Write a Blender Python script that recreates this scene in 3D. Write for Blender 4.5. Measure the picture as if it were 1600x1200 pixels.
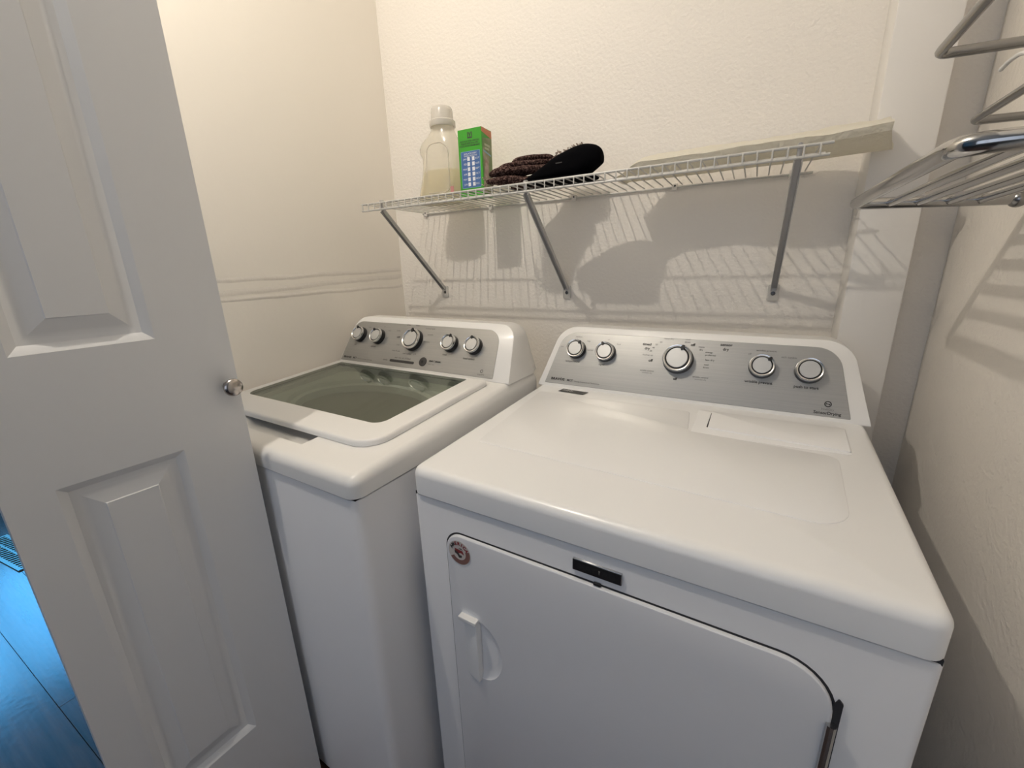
import bpy, bmesh, math, random
from mathutils import Vector, Matrix, noise
random.seed(7)
S = bpy.context.scene
for o in list(bpy.data.objects): bpy.data.objects.remove(o)
COL = S.collection
PI = math.pi

# ------------------------------------------------------------------ camera
CAM = Vector((1.1069, -1.3368, 1.2552))
yaw, pitch, roll, fpx = 0.5122, -0.2750, -0.0308, 656.24
F = Vector((-math.sin(yaw)*math.cos(pitch), math.cos(yaw)*math.cos(pitch), math.sin(pitch)))
R0 = Vector((math.cos(yaw), math.sin(yaw), 0)); U0 = R0.cross(F)
R = R0*math.cos(roll) + U0*math.sin(roll); U = -R0*math.sin(roll) + U0*math.cos(roll)
cam = bpy.data.objects.new('camera', bpy.data.cameras.new('camera')); COL.objects.link(cam)
M = Matrix((R, U, -F)).transposed().to_4x4(); M.translation = CAM
cam.matrix_world = M
cam.data.sensor_fit = 'HORIZONTAL'; cam.data.sensor_width = 36; cam.data.lens = fpx/1600*36
cam.data.clip_start = 0.02
S.camera = cam

# ------------------------------------------------------------------ light and exposure
w = bpy.data.worlds.new('sky'); S.world = w; w.use_nodes = True
bg = w.node_tree.nodes['Background']; bg.inputs[0].default_value = (0.36, 0.58, 1.0, 1); bg.inputs[1].default_value = 0.25
# daylight entering by the window on the far left of the hall
dl = bpy.data.lights.new('window_daylight', 'AREA'); dl.shape = 'RECTANGLE'; dl.size = 1.3; dl.size_y = 1.3
dl.energy = 66; dl.color = (0.10, 0.50, 1.0)
dlo = bpy.data.objects.new('window_daylight', dl); COL.objects.link(dlo)
dlo.location = (-4.12, -0.95, 1.6); dlo.rotation_euler = (0, -PI/2, 0)
# daylight entering by the glazed opening behind the photographer
d2 = bpy.data.lights.new('rear_window_daylight', 'AREA'); d2.shape = 'RECTANGLE'; d2.size = 2.2; d2.size_y = 1.6
d2.energy = 11.5; d2.color = (0.90, 0.94, 1.0)
d2o = bpy.data.objects.new('rear_window_daylight', d2); COL.objects.link(d2o)
d2o.location = (0.9, -3.62, 1.45); d2o.rotation_euler = (PI/2, 0, 0)
LAMPS = ((0.32, -1.135),); LAMP_Z = 2.44; LAMP_POWER = 26.9; LAMP_COLOR = (1.0, 0.91, 0.79)
S.cycles.max_bounces = 6; S.cycles.diffuse_bounces = 4; S.cycles.glossy_bounces = 3
S.cycles.caustics_reflective = False; S.cycles.caustics_refractive = False
S.view_settings.view_transform = 'Standard'; S.view_settings.look = 'None'
S.view_settings.exposure = 0.0; S.view_settings.gamma = 1.0; S.view_settings.use_curve_mapping = False

# ------------------------------------------------------------------ materials
def mat(name, col, rough=0.5, metal=0.0, bump=None, coat=0.0, emit=None, vary=None, spec=0.5, trans=0.0, alpha=1.0):
    m = bpy.data.materials.new(name); m.use_nodes = True
    nt = m.node_tree; b = nt.nodes['Principled BSDF']
    b.inputs['Base Color'].default_value = (*col, 1); b.inputs['Roughness'].default_value = rough
    b.inputs['Metallic'].default_value = metal; b.inputs['Coat Weight'].default_value = coat
    b.inputs['Coat Roughness'].default_value = 0.12
    b.inputs['Specular IOR Level'].default_value = spec
    b.inputs['Transmission Weight'].default_value = trans; b.inputs['Alpha'].default_value = alpha
    tc = nt.nodes.new('ShaderNodeTexCoord')
    if emit:
        b.inputs['Emission Color'].default_value = (*emit[0], 1); b.inputs['Emission Strength'].default_value = emit[1]
    if bump:                                    # (scale, strength, distance[, detail])
        n = nt.nodes.new('ShaderNodeTexNoise'); n.inputs['Scale'].default_value = bump[0]
        n.inputs['Detail'].default_value = bump[3] if len(bump) > 3 else 3
        bp = nt.nodes.new('ShaderNodeBump'); bp.inputs['Strength'].default_value = bump[1]; bp.inputs['Distance'].default_value = bump[2]
        nt.links.new(tc.outputs['Object'], n.inputs['Vector']); nt.links.new(n.outputs[0], bp.inputs['Height'])
        nt.links.new(bp.outputs[0], b.inputs['Normal'])
    if vary:                                    # (scale xyz, colour2, lo, hi)
        mp = nt.nodes.new('ShaderNodeMapping'); mp.inputs['Scale'].default_value = vary[0]
        n = nt.nodes.new('ShaderNodeTexNoise'); n.inputs['Scale'].default_value = 1; n.inputs['Detail'].default_value = 4
        rp = nt.nodes.new('ShaderNodeValToRGB')
        rp.color_ramp.elements[0].position = vary[2]; rp.color_ramp.elements[0].color = (*col, 1)
        rp.color_ramp.elements[1].position = vary[3]; rp.color_ramp.elements[1].color = (*vary[1], 1)
        nt.links.new(tc.outputs['Object'], mp.inputs[0]); nt.links.new(mp.outputs[0], n.inputs['Vector'])
        nt.links.new(n.outputs[0], rp.inputs[0]); nt.links.new(rp.outputs[0], b.inputs['Base Color'])
    return m

def mix_shader_mat(name, parts):
    """parts: list of (type, colour, roughness, weight); mixed one after another"""
    m = bpy.data.materials.new(name); m.use_nodes = True; nt = m.node_tree; nt.nodes.clear()
    out = nt.nodes.new('ShaderNodeOutputMaterial'); prev = None
    for typ, colr, ro, wgt in parts:
        s = nt.nodes.new(typ); s.inputs['Color'].default_value = (*colr, 1)
        if 'Roughness' in s.inputs: s.inputs['Roughness'].default_value = ro
        if prev is None: prev = s
        else:
            mx = nt.nodes.new('ShaderNodeMixShader')
            if wgt == 'fresnel':
                lw = nt.nodes.new('ShaderNodeLayerWeight'); lw.inputs['Blend'].default_value = 0.5
                pw = nt.nodes.new('ShaderNodeMath'); pw.operation = 'POWER'; pw.inputs[1].default_value = 5
                fr = nt.nodes.new('ShaderNodeMath'); fr.operation = 'MULTIPLY_ADD'; fr.inputs[1].default_value = 0.96; fr.inputs[2].default_value = 0.04
                nt.links.new(lw.outputs['Facing'], pw.inputs[0]); nt.links.new(pw.outputs[0], fr.inputs[0]); nt.links.new(fr.outputs[0], mx.inputs[0])
            else: mx.inputs[0].default_value = wgt
            nt.links.new(prev.outputs[0], mx.inputs[1]); nt.links.new(s.outputs[0], mx.inputs[2]); prev = mx
    nt.links.new(prev.outputs[0], out.inputs[0])
    return m

MT = {}
MT['wall'] = mat('painted_wall_textured', (0.875, 0.83, 0.765), 0.55, bump=(110, 0.55, 0.004, 3), spec=0.3)
MT['wall_smooth'] = mat('painted_wall_smooth', (0.875, 0.83, 0.755), 0.55, bump=(60, 0.10, 0.002, 3), spec=0.3)
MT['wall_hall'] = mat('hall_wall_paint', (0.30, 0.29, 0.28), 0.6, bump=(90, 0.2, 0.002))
MT['chase'] = mat('painted_chase', (0.80, 0.775, 0.74), 0.5, bump=(90, 0.2, 0.002), spec=0.3)
MT['putty'] = mat('wall_filler', (0.80, 0.755, 0.69), 0.5, bump=(40, 0.35, 0.003))
MT['ceiling'] = mat('ceiling_paint', (0.84, 0.82, 0.78), 0.7, bump=(70, 0.3, 0.003))
MT['door'] = mat('door_paint', (0.74, 0.745, 0.75), 0.42, bump=(60, 0.05, 0.001), spec=0.4)
MT['enamel'] = mat('white_enamel', (0.86, 0.86, 0.86), 0.30, coat=0.25, bump=(25, 0.02, 0.001))
MT['enamel_shaded'] = mat('white_enamel_shaded', (0.80, 0.80, 0.815), 0.34, coat=0.2)  # same white paint as the tops, shade of the fronts put into the colour
MT['plastic_white'] = mat('white_plastic', (0.83, 0.82, 0.80), 0.35, coat=0.15)
MT['steel'] = mat('console_steel', (0.47, 0.465, 0.45), 0.38, metal=0.75, vary=((3, 3, 900), (0.42, 0.42, 0.41), 0.3, 0.7))
MT['chrome'] = mat('chrome', (0.80, 0.80, 0.80), 0.10, metal=1.0)
MT['rack'] = mat('rack_chrome', (0.44, 0.435, 0.43), 0.13, metal=1.0)  # chrome colour darkened to carry reflections of the dark hall and machines
MT['rack_dim_refl'] = mat('rack_chrome_dim_refl', (0.30, 0.295, 0.29), 0.24, metal=1.0)  # darker copy of the rack chrome, dim reflections put into its colour
MT['chrome_dull'] = mat('chrome_worn', (0.55, 0.55, 0.55), 0.20, metal=1.0)
MT['knob_face'] = mat('knob_brushed', (0.66, 0.66, 0.65), 0.35, metal=0.6)
MT['black'] = mat('black_plastic', (0.012, 0.012, 0.013), 0.35)
MT['gap'] = mat('dark_gap', (0.02, 0.02, 0.025), 0.7)
MT['print'] = mat('dark_print', (0.045, 0.042, 0.04), 0.6)
MT['print_soft'] = mat('grey_print', (0.16, 0.155, 0.15), 0.6)
MT['print_light'] = mat('light_print', (0.75, 0.75, 0.74), 0.6)
MT['glass'] = mix_shader_mat('smoked_lid_glass', [('ShaderNodeBsdfTransparent', (0.78, 0.80, 0.76), 0, 1),
                                           ('ShaderNodeBsdfDiffuse', (0.14, 0.145, 0.13), 0, 0.07), ('ShaderNodeBsdfGlossy', (0.90, 0.95, 0.90), 0.03, 'fresnel')])
MT['tub'] = mat('tub_ring_plastic', (0.60, 0.625, 0.59), 0.4)
MT['basin'] = mat('stainless_basin', (0.30, 0.285, 0.265), 0.35, metal=0.6)
MT['wire'] = mat('vinyl_coated_wire', (0.56, 0.55, 0.52), 0.35)  # white wire greyed: shade on its visible side is put into the colour
MT['bracket'] = mat('painted_bracket', (0.50, 0.49, 0.48), 0.4, metal=0.15)
MT['foot'] = mat('painted_bracket_foot', (0.60, 0.58, 0.54), 0.45)
MT['screw'] = mat('dark_screw', (0.10, 0.10, 0.10), 0.3, metal=0.8)
MT['clip'] = mat('white_clip', (0.80, 0.77, 0.73), 0.4)
MT['bottle'] = mix_shader_mat('translucent_bottle', [('ShaderNodeBsdfDiffuse', (0.92, 0.89, 0.80), 0, 1), ('ShaderNodeBsdfTranslucent', (0.94, 0.91, 0.82), 0, 0.55),
                                                    ('ShaderNodeBsdfTransparent', (0.985, 0.975, 0.95), 0, 0.60), ('ShaderNodeBsdfGlossy', (1, 1, 1), 0.15, 'fresnel')])
MT['liquid'] = mix_shader_mat('detergent', [('ShaderNodeBsdfDiffuse', (0.84, 0.79, 0.62), 0, 1), ('ShaderNodeBsdfTranslucent', (0.95, 0.90, 0.72), 0, 0.6), ('ShaderNodeBsdfTransparent', (0.93, 0.90, 0.78), 0, 0.55)])
MT['cap_plastic'] = mix_shader_mat('bottle_cap', [('ShaderNodeBsdfDiffuse', (0.84, 0.80, 0.74), 0, 1), ('ShaderNodeBsdfTranslucent', (0.86, 0.82, 0.74), 0, 0.35), ('ShaderNodeBsdfGlossy', (1, 1, 1), 0.2, 'fresnel')])
MT['pink'] = mat('pink_label', (0.50, 0.22, 0.22), 0.5)
MT['green'] = mat('box_green', (0.045, 0.34, 0.02), 0.4)
MT['blue'] = mat('box_blue', (0.06, 0.14, 0.36), 0.45)
MT['skyline'] = mat('box_pale_line', (0.25, 0.45, 0.55), 0.45)
MT['white_print'] = mat('white_print', (0.85, 0.86, 0.88), 0.5)
MT['orange'] = mat('box_orange', (0.62, 0.22, 0.10), 0.45)
MT['box_side'] = mat('box_side_picture', (0.16, 0.24, 0.08), 0.4, vary=((22, 30, 22), (0.42, 0.35, 0.26), 0.42, 0.62))
MT['box_pic'] = mat('box_side_figure', (0.34, 0.22, 0.16), 0.4, vary=((60, 60, 60), (0.50, 0.40, 0.33), 0.4, 0.6))
MT['knit'] = mat('brown_knit', (0.030, 0.015, 0.014), 0.9, bump=(380, 1.0, 0.005, 2), vary=((200, 200, 200), (0.24, 0.15, 0.13), 0.44, 0.68), spec=0.1)
MT['knit_trim'] = mat('pale_knit_trim', (0.22, 0.15, 0.12), 0.9, bump=(500, 1.0, 0.004), vary=((300, 300, 300), (0.55, 0.48, 0.40), 0.45, 0.6), spec=0.1)
MT['felt'] = mat('black_felt', (0.003, 0.003, 0.0038), 0.9, spec=0.03)
MT['sheet'] = mix_shader_mat('off_white_sheet', [('ShaderNodeBsdfDiffuse', (0.86, 0.83, 0.74), 0, 1), ('ShaderNodeBsdfTranslucent', (0.86, 0.80, 0.62), 0, 0.26)])
nt = MT['sheet'].node_tree; _tc = nt.nodes.new('ShaderNodeTexCoord'); _n = nt.nodes.new('ShaderNodeTexNoise'); _n.inputs['Scale'].default_value = 75; _n.inputs['Detail'].default_value = 4
_b = nt.nodes.new('ShaderNodeBump'); _b.inputs['Strength'].default_value = 0.8; _b.inputs['Distance'].default_value = 0.006
nt.links.new(_tc.outputs['Object'], _n.inputs['Vector']); nt.links.new(_n.outputs[0], _b.inputs['Height'])
for _k in nt.nodes:
    if 'Normal' in _k.inputs and _k.type in ('BSDF_DIFFUSE', 'BSDF_TRANSLUCENT'): nt.links.new(_b.outputs[0], _k.inputs['Normal'])
MT['knob_metal'] = mat('satin_nickel', (0.42, 0.39, 0.37), 0.22, metal=1.0)
MT['plank'] = mat('dark_wood_plank', (0.055, 0.034, 0.026), 0.21, coat=0.10, vary=((3, 45, 45), (0.13, 0.075, 0.055), 0.35, 0.7), bump=(55, 0.14, 0.002, 5))
MT['subfloor'] = mat('subfloor', (0.03, 0.025, 0.022), 0.8)
MT['register'] = mat('register_metal', (0.22, 0.30, 0.27), 0.35, metal=0.3)
MT['frame'] = mat('window_frame_white', (0.8, 0.8, 0.8), 0.4)
MT['pane'] = mix_shader_mat('window_pane', [('ShaderNodeBsdfTransparent', (0.97, 0.98, 1.0), 0, 1), ('ShaderNodeBsdfGlossy', (1, 1, 1), 0.02, 0.04)])
MT['porcelain'] = mat('porcelain', (0.8, 0.8, 0.78), 0.25)
MT['sticker'] = mat('sticker_cream', (0.60, 0.56, 0.52), 0.45)
MT['sticker_brown'] = mat('sticker_brown', (0.24, 0.12, 0.10), 0.45)
MT['red_print'] = mat('red_print', (0.26, 0.03, 0.03), 0.5)
MT['hanger'] = mat('white_hanger', (0.85, 0.84, 0.82), 0.35)

# ------------------------------------------------------------------ helpers
def obj(name, bm, m, parent=None, smooth=30):
    me = bpy.data.meshes.new(name); bmesh.ops.recalc_face_normals(bm, faces=bm.faces[:]); bm.to_mesh(me); bm.free()
    o = bpy.data.objects.new(name, me); COL.objects.link(o)
    me.materials.append(MT[m] if isinstance(m, str) else m)
    if smooth:
        for p in me.polygons: p.use_smooth = True
        me.set_sharp_from_angle(angle=math.radians(smooth))
    if parent: o.parent = parent
    return o
def share(o, parent, loc=None, rot=None):
    c = o.copy(); COL.objects.link(c); c.parent = parent
    if loc is not None: c.location = loc
    if rot is not None: c.rotation_euler = rot
    return c
def thing(name, label, cat, loc=(0, 0, 0), rz=0, group=None):
    o = bpy.data.objects.new(name, None); COL.objects.link(o); o.empty_display_size = 0.1
    o.location = loc; o.rotation_euler = (0, 0, rz); tag(o, label, cat, group); return o
def tag(o, label, cat, group=None):
    o['label'] = label; o['category'] = cat
    if group: o['group'] = group
    return o
def struct(o, label=None):
    o['kind'] = 'structure'
    if label: o['label'] = label
    return o
def box(bm, x0, x1, y0, y1, z0, z1):
    vs = [bm.verts.new(p) for p in ((x0, y0, z0), (x1, y0, z0), (x1, y1, z0), (x0, y1, z0), (x0, y0, z1), (x1, y0, z1), (x1, y1, z1), (x0, y1, z1))]
    for f in ((0, 3, 2, 1), (4, 5, 6, 7), (0, 1, 5, 4), (1, 2, 6, 5), (2, 3, 7, 6), (3, 0, 4, 7)): bm.faces.new([vs[i] for i in f])
    return vs
def rbox(x0, x1, y0, y1, z0, z1, r=0.01, seg=3):
    bm = bmesh.new(); box(bm, x0, x1, y0, y1, z0, z1)
    if r: bmesh.ops.bevel(bm, geom=bm.edges[:], offset=r, segments=seg, profile=0.5, affect='EDGES')
    return bm
def bbox_mesh(*a):
    bm = bmesh.new(); box(bm, *a); return bm
def vmap(bm, fn):
    for v in bm.verts: v.co = Vector(fn(*v.co))
    return bm
def merge(a, b):
    me = bpy.data.meshes.new('tmp'); b.to_mesh(me); b.free(); a.from_mesh(me); bpy.data.meshes.remove(me); return a
def tube(pts, r, n=8, closed=False, cap=True, bm=None, flat=1.0):
    bm = bm or bmesh.new(); P = [Vector(p) for p in pts]; N = len(P); rings = []
    up = None
    for i in range(N):
        if closed: t = (P[(i+1) % N]-P[i-1]).normalized()
        else: t = (P[min(i+1, N-1)]-P[max(i-1, 0)]).normalized()
        if up is None:
            up = Vector((0, 0, 1)) if abs(t.z) < 0.9 else Vector((0, 1, 0))
        a = t.cross(up).normalized(); b = a.cross(t).normalized(); up = b
        rr = r[i] if isinstance(r, (list, tuple)) else r
        rings.append([bm.verts.new(P[i]+a*math.cos(2*PI*k/n)*rr+b*math.sin(2*PI*k/n)*rr*flat) for k in range(n)])
    for i in range(N if closed else N-1):
        q, s = rings[i], rings[(i+1) % N]
        for k in range(n): bm.faces.new((q[k], q[(k+1) % n], s[(k+1) % n], s[k]))
    if cap and not closed:
        bm.faces.new(rings[0][::-1]); bm.faces.new(rings[-1])
    return bm
def lathe(prof, n=28, bm=None, M=None):
    """profile [(r, h)] turned about +Z, optional matrix"""
    bm = bm or bmesh.new(); rings = []; new = []
    for r, h in prof:
        if r < 1e-6: v = bm.verts.new((0, 0, h)); new.append(v); rings.append([v])
        else:
            ring = [bm.verts.new((r*math.cos(2*PI*k/n), r*math.sin(2*PI*k/n), h)) for k in range(n)]; new += ring; rings.append(ring)
    for a, b in zip(rings, rings[1:]):
        if len(a) == 1 and len(b) == 1: continue
        for k in range(n):
            if len(a) == 1: bm.faces.new((a[0], b[k], b[(k+1) % n]))
            elif len(b) == 1: bm.faces.new((a[k], a[(k+1) % n], b[0]))
            else: bm.faces.new((a[k], a[(k+1) % n], b[(k+1) % n], b[k]))
    if M is not None:
        for v in new: v.co = M @ v.co
    return bm
def loft(rings, cap=True, bm=None):
    bm = bm or bmesh.new(); RR = [[bm.verts.new(p) for p in r] for r in rings]; n = len(RR[0])
    for a, b in zip(RR, RR[1:]):
        for k in range(n): bm.faces.new((a[k], a[(k+1) % n], b[(k+1) % n], b[k]))
    if cap: bm.faces.new(RR[0][::-1]); bm.faces.new(RR[-1])
    return bm
def round_poly(pts, rad, seg=6):
    """2D polygon with filleted corners; rad = number or list"""
    out = []; n = len(pts)
    for i in range(n):
        p = Vector(pts[i]); a = Vector(pts[i-1])-p; b = Vector(pts[(i+1) % n])-p
        r = rad[i] if isinstance(rad, (list, tuple)) else rad
        if r <= 0: out.append(p); continue
        la, lb = a.length, b.length; a.normalize(); b.normalize()
        ang = a.angle(b); d = min(r/math.tan(ang/2), la*0.49, lb*0.49); rr = d*math.tan(ang/2)
        c = p+(a+b).normalized()*(rr/math.sin(ang/2))
        s = p+a*d-c; e = p+b*d-c
        th0 = math.atan2(s.y, s.x); th1 = math.atan2(e.y, e.x); dt = (th1-th0+PI) % (2*PI)-PI
        for k in range(seg+1):
            t = th0+dt*k/seg; out.append(c+Vector((math.cos(t), math.sin(t)))*rr)
    return out
def prism(poly, fn, h0, h1, bm=None, bev=0.0, seg=2):
    """2D poly mapped by fn(u, v, h)"""
    rings = [[Vector((p[0], p[1], h0)) for p in poly]]
    if bev:
        for k in range(seg+1):
            a = PI/2*k/seg
            rings.append([Vector((p[0], p[1], h1-bev*(1-math.sin(a)))) for p in offset_poly(poly, -bev*(1-math.cos(a)))])
    else: rings.append([Vector((p[0], p[1], h1)) for p in poly])
    bm2 = loft(rings)
    vmap(bm2, fn)
    if bm is not None: return merge(bm, bm2)
    return bm2
def band(outer, inner, fn, h, bm=None):
    bm = bm or bmesh.new(); a = [bm.verts.new(fn(p[0], p[1], h)) for p in outer]; b = [bm.verts.new(fn(p[0], p[1], h)) for p in inner]
    n = len(a)
    for k in range(n): bm.faces.new((a[k], a[(k+1) % n], b[(k+1) % n], b[k]))
    return bm
def offset_poly(poly, d):
    c = Vector((sum(p[0] for p in poly)/len(poly), sum(p[1] for p in poly)/len(poly))); out = []; n = len(poly)
    P = [Vector(p) for p in poly]
    for i in range(n):
        t = (P[(i+1) % n]-P[i-1]); 
        if t.length < 1e-9: out.append(P[i]); continue
        t.normalize(); nn = Vector((t.y, -t.x))
        if nn.dot(P[i]-c) < 0: nn = -nn
        out.append(P[i]+nn*d)
    return out
def boolean(o, cutbm):
    me = bpy.data.meshes.new('cut'); bmesh.ops.recalc_face_normals(cutbm, faces=cutbm.faces[:]); cutbm.to_mesh(me); cutbm.free()
    c = bpy.data.objects.new('cut', me); COL.objects.link(c); c.matrix_world = Matrix.Identity(4)
    par = o.parent; o.parent = None
    md = o.modifiers.new('b', 'BOOLEAN'); md.operation = 'DIFFERENCE'; md.object = c; md.solver = 'EXACT'
    bpy.context.view_layer.update()
    dg = bpy.context.evaluated_depsgraph_get(); nm = bpy.data.meshes.new_from_object(o.evaluated_get(dg), depsgraph=dg)
    o.modifiers.clear(); old = o.data; nm.name = old.name; o.data = nm; bpy.data.meshes.remove(old)
    bpy.data.objects.remove(c); bpy.data.meshes.remove(me); o.parent = par
    for p in nm.polygons: p.use_smooth = True
    nm.set_sharp_from_angle(angle=math.radians(28))
def text(name, s, size, m, parent, M, align='CENTER', sx=1.0, bold=0.0, space=1.0, label=None):
    cu = bpy.data.curves.new('txt', 'FONT'); cu.body = s; cu.size = size; cu.align_x = align; cu.align_y = 'CENTER'; cu.offset = bold; cu.space_character = space
    cu.resolution_u = 3; cu.extrude = 0.0
    t = bpy.data.objects.new('txt', cu); COL.objects.link(t); bpy.context.view_layer.update()
    dg = bpy.context.evaluated_depsgraph_get(); me = bpy.data.meshes.new_from_object(t.evaluated_get(dg), depsgraph=dg)
    bpy.data.objects.remove(t); bpy.data.curves.remove(cu); me.name = name
    me.transform(Matrix.Diagonal((sx, 1, 1, 1))); me.transform(M)
    me.materials.clear(); me.materials.append(MT[m])
    o = bpy.data.objects.new(name, me); COL.objects.link(o); o.parent = parent
    if label: o['label'] = label
    return o
def face_matrix(origin, ex, ey):
    ex = Vector(ex).normalized(); ey = Vector(ey).normalized(); ez = ex.cross(ey)
    m = Matrix((ex, ey, ez)).transposed().to_4x4(); m.translation = Vector(origin); return m

# ------------------------------------------------------------------ the setting
XL, XR, CEIL = -0.145, 1.487, 2.56
# floor of wood planks running along X
floor = struct(obj('floor', bbox_mesh(-4.1, 2.6, -3.6, 1.3, -0.06, -0.012), 'subfloor', smooth=0), 'dark brown wood plank floor')
bm = rbox(0, 2.4395, 0, 0.1475, -0.012, 0.0, 0.0008, 1)
pl = obj('plank', bm, 'plank', floor, 0); first = True
yrow = -3.6+0.055
row = 0
while yrow < 1.15:
    xs = -4.1-random.random()*2.2
    while xs < 2.6:
        if xs > -6.4 and not (yrow > 0.05 and xs > -0.2) and yrow > -2.2:
            o = pl if first else share(pl, floor)
            o.location = (xs, yrow, 0); first = False
        xs += 2.44
    yrow += 0.148; row += 1

def wall(name, *a, m='wall', label=None):
    return struct(obj(name, bbox_mesh(*a), m, smooth=0), label)
wall('wall_back', XL-0.1, XR+0.1, 0, 0.1, 0, CEIL, label='cream orange-peel textured closet back wall')
wl = wall('wall_left', XL-0.11, XL, -1.04, 0.0, 0, CEIL, m='wall_smooth', label='cream closet left wall with a patched seam')
wall('wall_right', XR, XR+0.1, -1.6, 0.0, 0, CEIL, m='wall', label='cream closet right wall')
wall('wall_front', XL, -0.095, -1.04, -0.96, 0, CEIL, m='wall_smooth', label='short closet wall return behind the folding door')
ch = obj('wall_corner', rbox(1.302, 1.406, -0.09, 0.004, 0, CEIL, 0.004, 2), 'chase'); struct(ch, 'narrow white boxed column in the back right corner')
wall('ceiling', -4.1, 2.6, -3.6, 1.3, CEIL, CEIL+0.08, m='ceiling')
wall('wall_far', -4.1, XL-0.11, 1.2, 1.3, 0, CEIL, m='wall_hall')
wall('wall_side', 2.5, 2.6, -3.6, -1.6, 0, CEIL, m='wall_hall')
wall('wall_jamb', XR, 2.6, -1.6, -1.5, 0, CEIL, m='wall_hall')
def pierced(name, axis, c0, c1, a0, a1, w0, w1, z0, z1):
    """wall with one window opening; axis 'x': wall plane at x in [c0,c1], runs along y"""
    bm = bmesh.new()
    for (p, q, r, s) in ((a0, w0, 0, CEIL), (w1, a1, 0, CEIL), (w0, w1, 0, z0), (w0, w1, z1, CEIL)):
        if axis == 'x': box(bm, c0, c1, p, q, r, s)
        else: box(bm, p, q, c0, c1, r, s)
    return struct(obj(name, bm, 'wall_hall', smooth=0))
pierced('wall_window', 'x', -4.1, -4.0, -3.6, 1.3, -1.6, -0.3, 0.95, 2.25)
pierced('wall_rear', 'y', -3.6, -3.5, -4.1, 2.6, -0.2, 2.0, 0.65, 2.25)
def window(name, axis, c, w0, w1, z0, z1):
    bm = bmesh.new()
    def b(p, q, r, s):
        if axis == 'x': box(bm, c-0.025, c+0.025, p, q, r, s)
        else: box(bm, p, q, c-0.025, c+0.025, r, s)
    t = 0.05; mid = (w0+w1)/2
    b(w0, w0+t, z0, z1); b(w1-t, w1, z0, z1); b(w0+t, w1-t, z0, z0+t); b(w0+t, w1-t, z1-t, z1); b(mid-t/2, mid+t/2, z0+t, z1-t)
    f = struct(obj(name, bm, 'frame', smooth=0))
    for p, q in ((w0+t, mid-t/2), (mid+t/2, w1-t)):
        bm = bbox_mesh(c-0.003, c+0.003, p, q, z0+t, z1-t) if axis == 'x' else bbox_mesh(p, q, c-0.003, c+0.003, z0+t, z1-t)
        obj('pane', bm, 'pane', f, 0)
window('window_1', 'x', -4.05, -1.6, -0.3, 0.95, 2.25)
window('window_2', 'y', -3.55, -0.2, 2.0, 0.65, 2.25)

# patched seam on the left wall: low ridges of filler with wandering edges
for k, (z0, z1, amp) in enumerate(((1.186, 1.190, 0.0), (1.238, 1.252, 0.0), (1.200, 1.228, 0.0))):
    bm = bmesh.new(); n = 40; top = []; bot = []
    hh = (0.011, 0.013, 0.016)[k]
    for i in range(n+1):
        t = i/n; y = -0.80+0.795*t
        zz = z0+(z1-z0)*t+0.004*noise.noise((y*9, k*7.3, 0))
        dd = (0.0016, 0.0013, 0.0010)[k]*(0.55+0.9*abs(noise.noise((y*14, k*3.1, 4))))
        bot.append((y, zz, dd)); 
    prev = None
    for y, zz, dd in bot:
        ring = [bm.verts.new((XL-0.001, y, zz-hh)), bm.verts.new((XL+dd*0.8, y, zz-hh*0.25)), bm.verts.new((XL+dd, y, zz+hh*0.15)), bm.verts.new((XL-0.001, y, zz+hh))]
        if prev:
            for j in range(3): bm.faces.new((prev[j], ring[j], ring[j+1], prev[j+1]))
        prev = ring
    obj('filler_ridge', bm, 'putty', wl, 60)

# ------------------------------------------------------------------ ceiling lamp (bare bulb, above the frame)
lamp = thing('ceiling_lamp', 'small bare bulb in a porcelain ceiling fixture above the doorway', 'lamp', (0.32, -1.135, CEIL))
obj('canopy', lathe([(0, 0), (0.065, 0), (0.063, -0.012), (0.03, -0.022), (0, -0.022)], 28), 'porcelain', lamp)
bz = LAMP_Z-CEIL
for lx, ly in LAMPS:
    Ml = Matrix.Translation((lx-0.32, ly+1.135, 0))
    hd = obj('lampholder', lathe([(0, -0.018), (0.026, -0.02), (0.024, -0.05), (0.016, -0.062), (0.0, -0.062)], 24, M=Ml), 'porcelain', lamp)
    obj('bulb_base', lathe([(0, -0.060), (0.013, -0.060), (0.012, -0.085), (0.006, -0.098), (0.0, -0.1)], 20, M=Ml), 'chrome_dull', hd)
    pl_ = bpy.data.lights.new('filament', 'POINT'); pl_.energy = LAMP_POWER; pl_.color = LAMP_COLOR; pl_.shadow_soft_size = 0.012
    plo = bpy.data.objects.new('filament', pl_); COL.objects.link(plo); plo.parent = hd; plo.location = (lx-0.32, ly+1.135, bz)

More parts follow.
